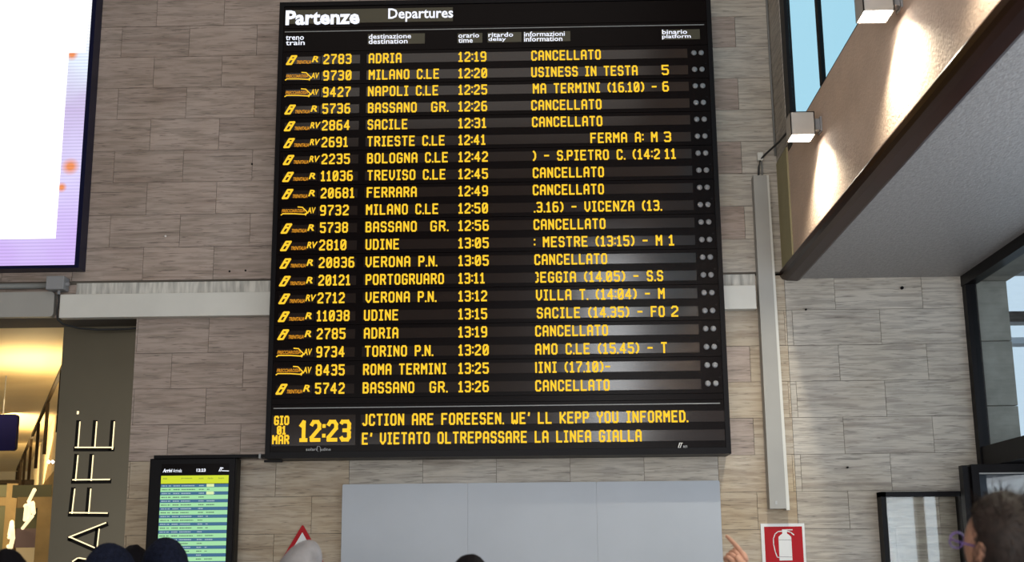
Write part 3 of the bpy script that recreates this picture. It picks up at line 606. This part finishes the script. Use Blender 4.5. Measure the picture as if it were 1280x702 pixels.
# ---- wall lamps
def wall_lamp(x, z, Y, label):
    s = .078
    t = thing('wall_lamp', (x, Y, z), label, 'lamp', 'cube lamps on the plaster wall')
    g = bmesh.new(); th = .006
    for bxx in ((x - s, x - s + th, Y - s, Y + s, z - s, z + s), (x + s - th, x + s, Y - s, Y + s, z - s, z + s), (x - s, x + s, Y - s, Y - s + th, z - s, z + s), (x - s, x + s, Y + s - th, Y + s, z - s, z + s), (x - s, x + s, Y - s, Y + s, z + s - th, z + s)): box(*bxx, g)
    obj('housing', g, 'lamp_body', t)
    obj('diffuser', box(x - s + .008, x + s - .008, Y - s + .008, Y + s - .008, z - s + .003, z - s + .008), 'lamp_glow', t)
    obj('bracket', box(x + s - .002, X1 - .002, Y - .03, Y + .03, z - .03, z + .045), 'grey_plastic', t)
    obj('back_plate', box(X1 - .012, X1 - .001, Y - .045, Y + .045, z - .045, z + .055), 'grey_plastic', t)
    l = bpy.data.lights.new('lamp_light', 'SPOT'); l.energy = 150; l.color = (1, .92, .72); l.spot_size = math.radians(128); l.spot_blend = .7; l.shadow_soft_size = .03
    o = bpy.data.objects.new('lamp_light', l); C.objects.link(o); o.parent = t; o.location = (.02, 0, -s - .004)
    o.rotation_euler = (0, 0, 0)
    o.rotation_euler = Vector((.12, 0, -1)).to_track_quat('-Z', 'Y').to_euler()
LXp = at(1004, 153, -1.48)
LXp.x -= .02; LXp.z -= .03
wall_lamp(LXp.x, LXp.z, -1.48, 'beige cube wall lamp, lower one, at the corner of the cyan window')
wall_lamp(LXp.x, LXp.z, -3.36, 'beige cube wall lamp, nearer one, cut by the top edge of the picture')
for n, Y in (('third', -4.82), ('fourth', -6.9), ('fifth', -8.85), ('sixth', -11.0), ('seventh', -12.9)): wall_lamp(LXp.x, LXp.z, Y, n + ' beige cube wall lamp from the stone wall, outside the picture behind the nearer lamp')


# ================================================================== CAFE
CY = .38
col = thing('sign_column', (-3.4, CY, 0), 'dull metal cafe sign column with lit vertical lettering', 'sign')
cb = box(-3.723, -3.03, CY, CY + .12, 0, 3.52); obj('column_panel', cb, 'sign_metal', col)
def cut_stroke(p0, p1, w, lit):
    """slot of width w between two pixel points with a lit inner edge; lit = side offset sign"""
    a = at(*p0, CY - .002); b = at(*p1, CY - .002); d = Vector((b.x - a.x, b.z - a.z)); d.normalize(); n = Vector((-d.y, d.x))
    strokes(dark, [((a.x, a.z), (b.x, b.z))], w, CY - .003)
    o = n * (w * .5 - .004) * lit
    strokes(glow, [((a.x + o.x, a.z + o.y), (b.x + o.x, b.z + o.y))], .0095, CY - .0045)
LT = [('letter_e', [((98, 527), (95.5, 559), 1), ((119, 527), (116.5, 559), 1), ((141, 527), (138.5, 561), 1), ((94, 561), (141, 561), -1), ]),
      ('letter_f', [((95.5, 569), (92.5, 600), 1), ((114.5, 569), (112, 600), 1), ((91, 601.5), (137, 601), -1)]),
      ('letter_f', [((91.5, 611), (88, 641), 1), ((111.5, 611), (109, 641), 1), ((87, 642.5), (134, 643), -1)]),
      ('letter_a', [((87, 673), (133, 655), -1), ((87, 673), (117, 686), -1), ((122, 661), (119, 687), 1), ]),
      ('letter_c', [((92, 703), (98, 699), -1), ((98, 699), (110, 701), -1)])]
for nm, st in LT:
    dark = bmesh.new(); glow = bmesh.new()
    for p0, p1, lit in st: cut_stroke(p0, p1, .034, -lit if nm in ('letter_x',) else lit * (-1 if abs(p0[1] - p1[1]) > abs(p0[0] - p1[0]) else 1) * -1)
    l = obj(nm, dark, 'slot_dark', col); obj('lit_edge', glow, 'letter_glow', l)
dark = bmesh.new(); a = at(97.5, 515.5, CY).xz; strokes(dark, [((a.x, a.y - .006), (a.x, a.y + .006))], .016, CY - .004); obj('accent', dark, 'letter_glow', col)

# interior shell of the cafe
FY = atfar = 15.5
cf = bmesh.new(); box(-16, -3.0, .40, FY, 3.53, 3.65, cf); struct(obj('ceiling', cf, 'cream'))
struct(obj('wall_cafe', box(-16, -2.6, FY, FY + .2, 0, 3.6), 'cream_wall'))
struct(obj('floor', box(-16, -3, 9, FY, -.1, 0), 'floor_stone'))
struct(obj('wall_cafe_left', box(-16.2, -16, .4, FY, 0, 3.6), 'cream_wall'))
# oblique glass wall of the shop: heading -23.7 degrees to the left of straight ahead
hd = Vector((math.sin(math.radians(-23.7)), math.cos(math.radians(-23.7)), 0)); hn = Vector((hd.y, -hd.x, 0))
o0 = at(79.5, 455, .75); o0.z = 0
def plane_pt(px, py, off=0):
    v = ray(px, py); P0 = o0 + hn * off; t = (P0 - CAM).dot(hn) / v.dot(hn); return CAM + v * t
def obox(a, b, z0, z1, th, bm=None, off=0):
    """box along the oblique wall from distance a to b"""
    bm = bm or bmesh.new(); P = [o0 + hd * a + hn * off, o0 + hd * b + hn * off, o0 + hd * b + hn * (off + th), o0 + hd * a + hn * (off + th)]
    return prism([(p.x, p.y) for p in P], 'z', z0, z1, bm)
def along(p): return (p - o0).dot(hd)
zr = plane_pt(57.6, 503).z; zlow = plane_pt(52.5, 568).z
scn = thing('hanging_screen', (o0.x, o0.y, 0), 'row of dark slats hanging from a slanting rail inside the cafe', 'screen')
obj('rail', obox(-.3, 12.5, zr, zr + .035, .03), 'slat_brown', scn)
for px in (75, 57.6, 46.5, 37.5, 30, 25.5, 22.3, 19.8):
    q = along(plane_pt(px, {75: 470}.get(px, 503))) if px > 40 else None
    # place the slat where its column meets the rail height
    best = min((abs(0) , 0) for _ in (0,)); lo_, hi_ = 0.0, 14.0
    def colpx(s):
        p = o0 + hd * s; p.z = zr; v = p - CAM; c = rv * 0; x = v.x * rv.x + v.y * dv.x + v.z * uv_.x; zc = v.x * rv.z + v.y * dv.z + v.z * uv_.z
        return 640 - x * F / zc
    for _ in range(40):
        mid = (lo_ + hi_) / 2
        if colpx(mid) > px: lo_ = mid
        else: hi_ = mid
    s = lo_; obj('slat', obox(s, s + .05, zlow, zr, .035), 'slat_brown', scn)
shop = thing('shop_glazing', (o0.x, o0.y, 0), 'cream lit wall panel behind the hanging slats in the cafe', 'panel')
obj('upper_panel', obox(-.3, 13, zlow - .02, 3.5, .05, None, .25), 'cream_wall', shop)
obj('lower_panel', obox(1.5, 13, 0, zlow - .5, .05, None, .25), 'plum_panel', shop); obj('fascia', obox(-.3, 13, zlow - .5, zlow - .02, .05, None, .22), 'oak', shop)
# glowing illegible letters on the fascia
for n, (pts, lab) in enumerate((([((43, 612), (36, 626)), ((36, 626), (38, 632)), ((41, 628), (42, 641)), ((38, 632), (35, 650)), ((28, 634), (25, 660)), ((28, 634), (33, 631)), ((33, 631), (31, 650)), ((40, 645), (25, 664))], 'glowing cafe lettering seen edge-on, upper group'),
                          ([((15, 652), (12, 668)), ((15, 652), (16, 672)), ((9, 672), (11, 684)), ((16, 672), (13, 685)), ((9, 672), (15, 670))], 'glowing cafe lettering seen edge-on, lower group'))):
    bm = bmesh.new()
    for a, b in pts: tube([plane_pt(*a, -.06), plane_pt(*b, -.06)], .020 + .012 * n, bm, 6)
    tag(obj('glowing_letters', bm, 'letter_glow'), lab, 'sign')
# timber frame at the far end
fr = thing('timber_frame', (-8, 10, 0), 'golden timber frame with dark panels at the back of the cafe', 'frame')
def fbox(x0, y0, x1, y1, m, nm, Y, d=.15):
    a = pquad(x0, y0, x1, y1, Y); obj(nm, box(a[0], a[1], Y, Y + d, a[2], a[3]), m, fr)
Yf = 11
fbox(-40, 600, 66, 605, 'slat_brown', 'shelf', Yf); fbox(-40, 605, 9, 621, 'olive_panel', 'dark_panel', Yf); fbox(-40, 621, 9, 632, 'oak', 'beam', Yf); fbox(-40, 632, 7, 702, 'olive_panel', 'dark_panel', Yf); fbox(9, 604, 15, 704, 'oak', 'post', Yf - .05)
Yn = 5.2
fbox(22, 621, 66, 634, 'oak', 'beam', Yn); fbox(16, 606, 66, 621, 'olive_panel', 'dark_panel', Yn + .2); fbox(47, 634, 62, 704, 'oak', 'post', Yn - .1); fbox(20, 634, 47, 660, 'olive_panel', 'dark_panel', Yn + .2); fbox(20, 660, 47, 684, 'plum_panel', 'plum_panel', Yn + .2); fbox(20, 684, 47, 704, 'cream_wall', 'lower_panel', Yn + .2)
hsn = thing('hanging_sign', (at(0, 540, 3.0).x, 3, 2.6), 'dark navy hanging sign cut by the left edge inside the cafe', 'sign')
a = pquad(-40, 518, 18.5, 562.5, 3.0); obj('plate', prism(rrect(a[0], a[1], a[2], a[3], .03), 'y', 3.0, 3.06), 'sign_blue', hsn)
for px in (-25, 4): p = at(px, 518, 3.03); obj('hanger', tube([(p.x, 3.03, p.z), (p.x, 3.03, 3.535)], .006), 'cable_grey', hsn)
pl = thing('cafe_spotlight', (at(64, 577.5, 4).x, 4, 3.5), 'tiny bright spotlight beside the sign column in the cafe', 'lamp')
for px in (61, 66): p = at(px, 577, 1.2); b_ = bmesh.new(); bmesh.ops.create_uvsphere(b_, u_segments=8, v_segments=6, radius=.012, matrix=Matrix.Translation(p)); obj('bulb', b_, 'lamp_glow', pl)
# lights of the cafe
area('cafe_cove_light', (-4.5, 2.2, 2.9), (-4.3, 2.4, 3.6), 1.2, 1.2, 42, (1, .78, .42))
area('cafe_cove_light_far', (-6.4, 7.5, 2.9), (-6.2, 7.8, 3.6), 1.6, 3, 120, (1, .74, .36))
area('cafe_room_light', (-6.0, 3.5, 3.4), (-5.5, 5, 0), 2, 2, 45, (1, .78, .45))
area('cafe_room_light_far', (-9.0, 10.0, 3.4), (-8.5, 13, 1.5), 3, 2, 80, (1, .78, .42))

# ================================================================== PEOPLE
def head_mesh(bm, c, R, s=1.0, face=True):
    """ellipsoid head with jaw, nose, ears; face looks along local +Y; c centre; R rotation"""
    hb = bmesh.new(); bmesh.ops.create_uvsphere(hb, u_segments=28, v_segments=20, radius=1)
    for v in hb.verts:
        x, y, z = v.co; tz = min(0, z)
        k = 1 + .30 * tz * abs(tz) ; X_ = x * .077 * k; Y_ = y * .098 * (1 + .12 * tz if y > 0 else 1 + .25 * tz); Z_ = z * .118
        if y > .7: Y_ = min(Y_, .088)
        d = math.hypot(x, (z + .12) * .55)
        if y > 0 and d < .16: Y_ += .026 * (1 - d / .16) * (1.2 if z < -.05 else .6)
        if y > 0 and abs(abs(x) - .38) < .15 and abs(z - .05) < .12: Y_ -= .008
        if y > 0 and abs(x) < .28 and abs(z + .48) < .06: Y_ += .005
        v.co = (X_, Y_, Z_)
    for sx in (-1, 1):
        m_ = Matrix.Translation((sx * .079, -.008, -.008)) @ Matrix.Diagonal((.011, .020, .032, 1)); bmesh.ops.create_uvsphere(hb, u_segments=10, v_segments=8, radius=1, matrix=m_)
    for v in hb.verts: v.co = c + R @ (v.co * s)
    me = bpy.data.meshes.new('t'); hb.to_mesh(me); hb.free(); bm.from_mesh(me); bpy.data.meshes.remove(me)
def shell(c, R, s, fn, seg=36, rings=24):
    hb = bmesh.new(); bmesh.ops.create_uvsphere(hb, u_segments=seg, v_segments=rings, radius=1)
    for v in hb.verts:
        n = v.co.copy(); k, off = fn(n); v.co = c + R @ ((Vector((n.x * .080, n.y * .101, n.z * .121)) * k + off) * s)
    return hb
def skin(nodes, edges, name, root=0, sub=2):
    me = bpy.data.meshes.new(name); me.from_pydata([n[:3] for n in nodes], edges, []); o = bpy.data.objects.new(name, me); C.objects.link(o)
    m = o.modifiers.new('s', 'SKIN'); m.use_smooth_shade = True; ss = o.modifiers.new('u', 'SUBSURF'); ss.levels = sub; ss.render_levels = sub
    for i, n in enumerate(nodes):
        sv = me.skin_vertices[0].data[i]; sv.radius = n[3] if isinstance(n[3], tuple) else (n[3], n[3]); sv.use_root = (i == root)
    bpy.context.view_layer.update(); dg = bpy.context.evaluated_depsgraph_get(); r = bpy.data.meshes.new_from_object(o.evaluated_get(dg)); bpy.data.objects.remove(o); return r
def hand_nodes(w, fwd, side, up, s, curl, point=False):
    """return list of finger chains: wrist w, fwd = along the hand, side = towards thumb, up = back of the hand"""
    ch = []
    lens = (.072, .078, .073, .058)
    for i in range(4):
        off = (1.5 - i) * .021; base = w + fwd * (.085 - abs(i - 1.2) * .004) * s + side * off * s
        c = 0.08 if (point and i == 0) else curl; L = lens[i] * s * (1.12 if point and i == 0 else 1); pts = [w + fwd * .03 * s + side * off * .7 * s, base]; ang = 0; p = base
        for j, fr_ in enumerate((.45, .32, .23)):
            ang += c * (1.0, 1.25, .8)[j]; p = p + (fwd * math.cos(ang) - up * math.sin(ang)) * L * fr_; pts.append(p)
        ch.append((pts, [.011 * s, .0105 * s, .0093 * s, .0082 * s, .0062 * s]))
    t0 = w + fwd * .025 * s + side * .020 * s; t1 = w + fwd * .055 * s + side * .042 * s - up * .012 * s; t2 = t1 + (fwd * .8 + side * (.1 if point else .35) - up * .45).normalized() * .034 * s; t3 = t2 + (fwd * .75 - side * (.35 if point else -.1) - up * .4).normalized() * .027 * s
    ch.append(([t0, t1, t2, t3], [.012 * s, .0115 * s, .0095 * s, .007 * s])); return ch
def person(x, y, topz, heading, tilt, label, coat, headgear, turn=0, raised=None, hairmat='hair_black', hl=-.55):
    s = topz / 1.78; root = thing('person', (x, y, 0), label, 'person', None)
    Rz = Matrix.Rotation(math.radians(heading), 3, 'Z')
    W_ = lambda v: Vector((x, y, 0)) + Rz @ (Vector(v) * s)
    nodes = []; edges = []
    def add(v, r, prev=None, world=False):
        p = Vector(v) if world else W_(v); nodes.append((p.x, p.y, p.z, tuple(q * s for q in r) if isinstance(r, tuple) else r * s)); i = len(nodes) - 1
        if prev is not None: edges.append((prev, i))
        return i
    pel = add((0, 0, .98), (.155, .12)); sp = add((0, .01, 1.15), (.145, .11), pel); chst = add((0, 0, 1.33), (.165, .12), sp); nk = add((0, -.01, 1.47), .075, chst); nt = add((0, .0, 1.54), .058, nk)
    for sd in (-1, 1):
        hip = add((sd * .09, 0, .90), .095, pel); kn = add((sd * .10, .02, .50), .065, hip); an = add((sd * .105, -.01, .10), .045, kn); add((sd * .11, .13, .04), .035, an)
    hands = []
    for sd in (-1, 1):
        sh = add((sd * .185, -.005, 1.41), .066, chst)
        if raised and sd == raised[0]:
            el = add(raised[1], .048, sh, True); wr = add(raised[2], .030, el, True); f_ = (Vector(raised[3]) - Vector(raised[2])).normalized(); hands.append((Vector(raised[2]), f_, sd, wr, True))
        else:
            el = add((sd * .235, -.02, 1.14), .050, sh); wr = add((sd * .245, .05, .90), .032, el); f_ = (W_((sd * .24, .08, .80)) - W_((sd * .245, .05, .90))).normalized(); hands.append((W_((sd * .245, .05, .90)), f_, sd, wr, False))
    bm = bmesh.new(); me = skin(nodes, edges, 'person_body'); bm.from_mesh(me); bpy.data.meshes.remove(me)
    for f in bm.faces: f.material_index = 0 if f.calc_center_median().z > .95 * s else 1
    nb0 = len(bm.faces)
    for w0, f_, sd, wr, rs in hands:
        if rs: up_ = Vector((.25, -.9, .45)); up_ = (up_ - f_ * up_.dot(f_)).normalized(); side = -f_.cross(up_).normalized()
        else: side = Rz @ Vector((0, 1, 0)); side = (side - f_ * side.dot(f_)).normalized(); up_ = Rz @ Vector((sd, 0, 0))
        if rs:
            if side.z < 0: side = -side
        hn_ = []; he = []
        def ha(p, r, pv=None): hn_.append((p.x, p.y, p.z, r)); i = len(hn_) - 1; (he.append((pv, i)) if pv is not None else None); return i
        a0 = ha(w0 - f_ * .03 * s, (.026 * s, .020 * s)); a1 = ha(w0 + f_ * .03 * s, (.034 * s, .017 * s), a0)
        me = skin(hn_ + [(*(w0 + f_ * .072 * s), (.036 * s, .015 * s))], he + [(1, 2)], 'palm'); bm.from_mesh(me); bpy.data.meshes.remove(me)
        for pts, rad in hand_nodes(w0, f_, side, up_, s, 1.15 if rs else .35, rs):
            me = skin([(p.x, p.y, p.z, r) for p, r in zip(pts, rad)], [(i, i + 1) for i in range(len(pts) - 1)], 'finger'); bm.from_mesh(me); bpy.data.meshes.remove(me)
    R = Rz @ Matrix.Rotation(math.radians(turn), 3, 'Z') @ Matrix.Rotation(math.radians(tilt), 3, 'X')
    hc = W_((0, .02, 0)); gear = {'hair': .134, 'beanie': .156, 'cap': .150}.get(headgear, .125)
    hc.z = topz - gear * s
    head_mesh(bm, hc, R, s)
    me = skin([(*W_((0, -.01, 1.46)), .055 * s), (*(hc + R @ Vector((0, -.02, -.06)) * s), .050 * s)], [(0, 1)], 'neck'); bm.from_mesh(me); bpy.data.meshes.remove(me)
    bm.faces.ensure_lookup_table()
    for f in bm.faces[nb0:]: f.material_index = 2
    me = bpy.data.meshes.new('body'); bm.to_mesh(me); bm.free()
    for k in (coat, 'trouser', 'skin'): me.materials.append(M[k])
    obj('body', me, None, root, True)
    for sx in (-1, 1):
        b_ = bmesh.new(); bmesh.ops.create_uvsphere(b_, u_segments=10, v_segments=8, radius=.011 * s, matrix=Matrix.Translation(hc + R @ Vector((sx * .030, .071, .006)) * s)); obj('eye', b_, 'hair_black', root, True)
    def hair_fn(n):
        cover = (n.z > .15 + .9 * max(0, n.y)) or (n.y < .12 and n.z > hl)
        nz = noise.noise(n * 3.3 + Vector((x * 7, y, 0)))
        return ((1.10 + .05 * nz) if cover else .93), Vector((0, 0, 0))
    if headgear == 'hair': obj('hair', shell(hc, R, s, hair_fn), hairmat, root, True)
    elif headgear == 'beanie':
        obj('hair', shell(hc, R, s, lambda n: (1.04 if (n.y < .12 and n.z > -.55) else .92, Vector((0, 0, 0)))), 'hair_black', root, True)
        fn = lambda n: ((1.27 + .03 * noise.noise(n * 4 + Vector((x, 0, 0))) + (.05 if n.z < .15 else 0)) if n.z > -.12 + .25 * n.y else .9, Vector((0, 0, .006 * max(0, n.z))))
        obj('knit_cap', shell(hc, R, s, fn), 'navy_cloth', root, True)
    elif headgear == 'cap':
        obj('hair', shell(hc, R, s, lambda n: (1.05 if (n.y < .12 and -.55 < n.z < -.1) else .9, Vector((0, 0, 0)))), 'hair_black', root, True)
        def fn(n):
            k = 1.22 if n.z > -.25 else .9
            off = Vector((0, 0, 0))
            if n.z > -.25: off = Vector((-.012 + .02 * n.z, 0, .045 * n.x - .012)); k = 1.22 + .10 * max(0, -n.x)
            return k, off
        obj('flat_cap', shell(hc, R, s, fn), 'grey_felt', root, True)
    return root, hc, R, s
def pos(px, py, d): p = at(px, py, -9.4 + d); return p.x, p.y, p.z
X_, Y_, Z_ = pos(8, 684, 4.6); person(X_, Y_, Z_, 10, 15, 'person with black hair at the bottom left corner looking at the screens', 'black_cloth', 'hair')
X_, Y_, Z_ = pos(136, 678.5, 4.9); person(X_, Y_, Z_, -15, 12, 'person in a dark cap standing in front of the lit sign column', 'black_cloth', 'beanie')
X_, Y_, Z_ = pos(167, 680, 6.3); person(X_, Y_, Z_, 5, 10, 'person with dark hair just left of the navy knit cap', 'black_cloth', 'hair')
X_, Y_, Z_ = pos(207, 671.5, 5.3); person(X_, Y_, Z_, 5, 12, 'person in a navy knit cap in front of the arrivals monitor', 'black_cloth', 'beanie')
X_, Y_, Z_ = pos(374, 671.5, 4.9); person(X_, Y_, Z_, 0, 8, 'person in a grey felt cap in front of the warning triangle', 'coat_brown', 'cap')
X_, Y_, Z_ = pos(586, 691.5, 4.6); person(X_, Y_, Z_, -20, 14, 'person with black hair in front of the blank pale panel', 'black_cloth', 'hair')
# person on the right, nearest, in glasses, head tilted back
X_, Y_, Z_ = pos(1254, 613, 3.15); rp, hc, R, s = person(X_, Y_, Z_, 16, 10, 'nearest person with tousled brown hair at the bottom right corner', 'coat_green', 'hair', 12, None, 'hair_brown', -.38)
g = bmesh.new()
for k in range(2600):
    u = random.uniform(0, 2 * math.pi); v = math.asin(random.uniform(-.5, 1)); n = Vector((math.cos(u) * math.cos(v), math.sin(u) * math.cos(v), math.sin(v)))
    if not ((n.z > .15 + .9 * max(0, n.y)) or (n.y < .12 and n.z > -.38)): continue
    b0 = Vector((n.x * .080, n.y * .101, n.z * .121)) * 1.08; down = Vector((-n.y * .5 + .2, -.4, -.9 if n.z < .5 else -.1)) + Vector([random.uniform(-.5, .5) for _ in range(3)])
    L_ = random.uniform(.016, .036); p1 = b0 + n * L_ * .35 + down.normalized() * L_ * .6; p2 = p1 + (n * .1 + down.normalized()).normalized() * L_ * .6; sd = n.cross(down).normalized() * .0011
    q = [hc + R @ (p * s) for p in (b0 - sd, b0 + sd, p1 + sd * .8, p1 - sd * .8, p2)]; V = [g.verts.new(p) for p in q]; g.faces.new((V[0], V[1], V[2], V[3])); g.faces.new((V[3], V[2], V[4]))
hs_ = obj('hair_strands', g, 'hair_brown', rp); hs_['kind'] = 'stuff'
T_ = lambda v: hc + R @ (Vector(v) * s)
g = bmesh.new()
for sx in (-1, 1):
    ring = [T_((sx * .034 + .024 * math.cos(t * math.pi / 8), .112, .002 + .019 * math.sin(t * math.pi / 8))) for t in range(17)]; tube(ring, .0022, g, 6)
    tube([T_((sx * .058, .110, .006)), T_((sx * .078, .07, .006)), T_((sx * .084, 0, .004)), T_((sx * .083, -.02, -.012))], .0024, g, 6)
tube([T_((-.010, .114, .005)), T_((.010, .114, .005))], .002, g, 6); obj('glasses', g, 'purple_plastic', rp)
# pointing hand: the rest of that person is below the frame
d_ = 4.6; kn = Vector(pos(915, 688, d_)); tip = Vector(pos(902.5, 671.5, d_)); 
fdir = (tip - kn).normalized(); wrist = kn - fdir * .080 - Vector((0, .02, 0)); tgt = tip
fwd_ = Vector((fdir.x, .25, fdir.z)).normalized(); wrist = kn - fwd_ * .082
elb = wrist + Vector((.12, -.10, -.22)); px_, py_ = wrist.x + .33, wrist.y - .22
person(px_, py_, 1.585, 0, 10, 'person raising one arm, bare hand pointing left beside the pale panel', 'coat_brown', 'hair', 0, (-1, elb, wrist, wrist + fwd_))
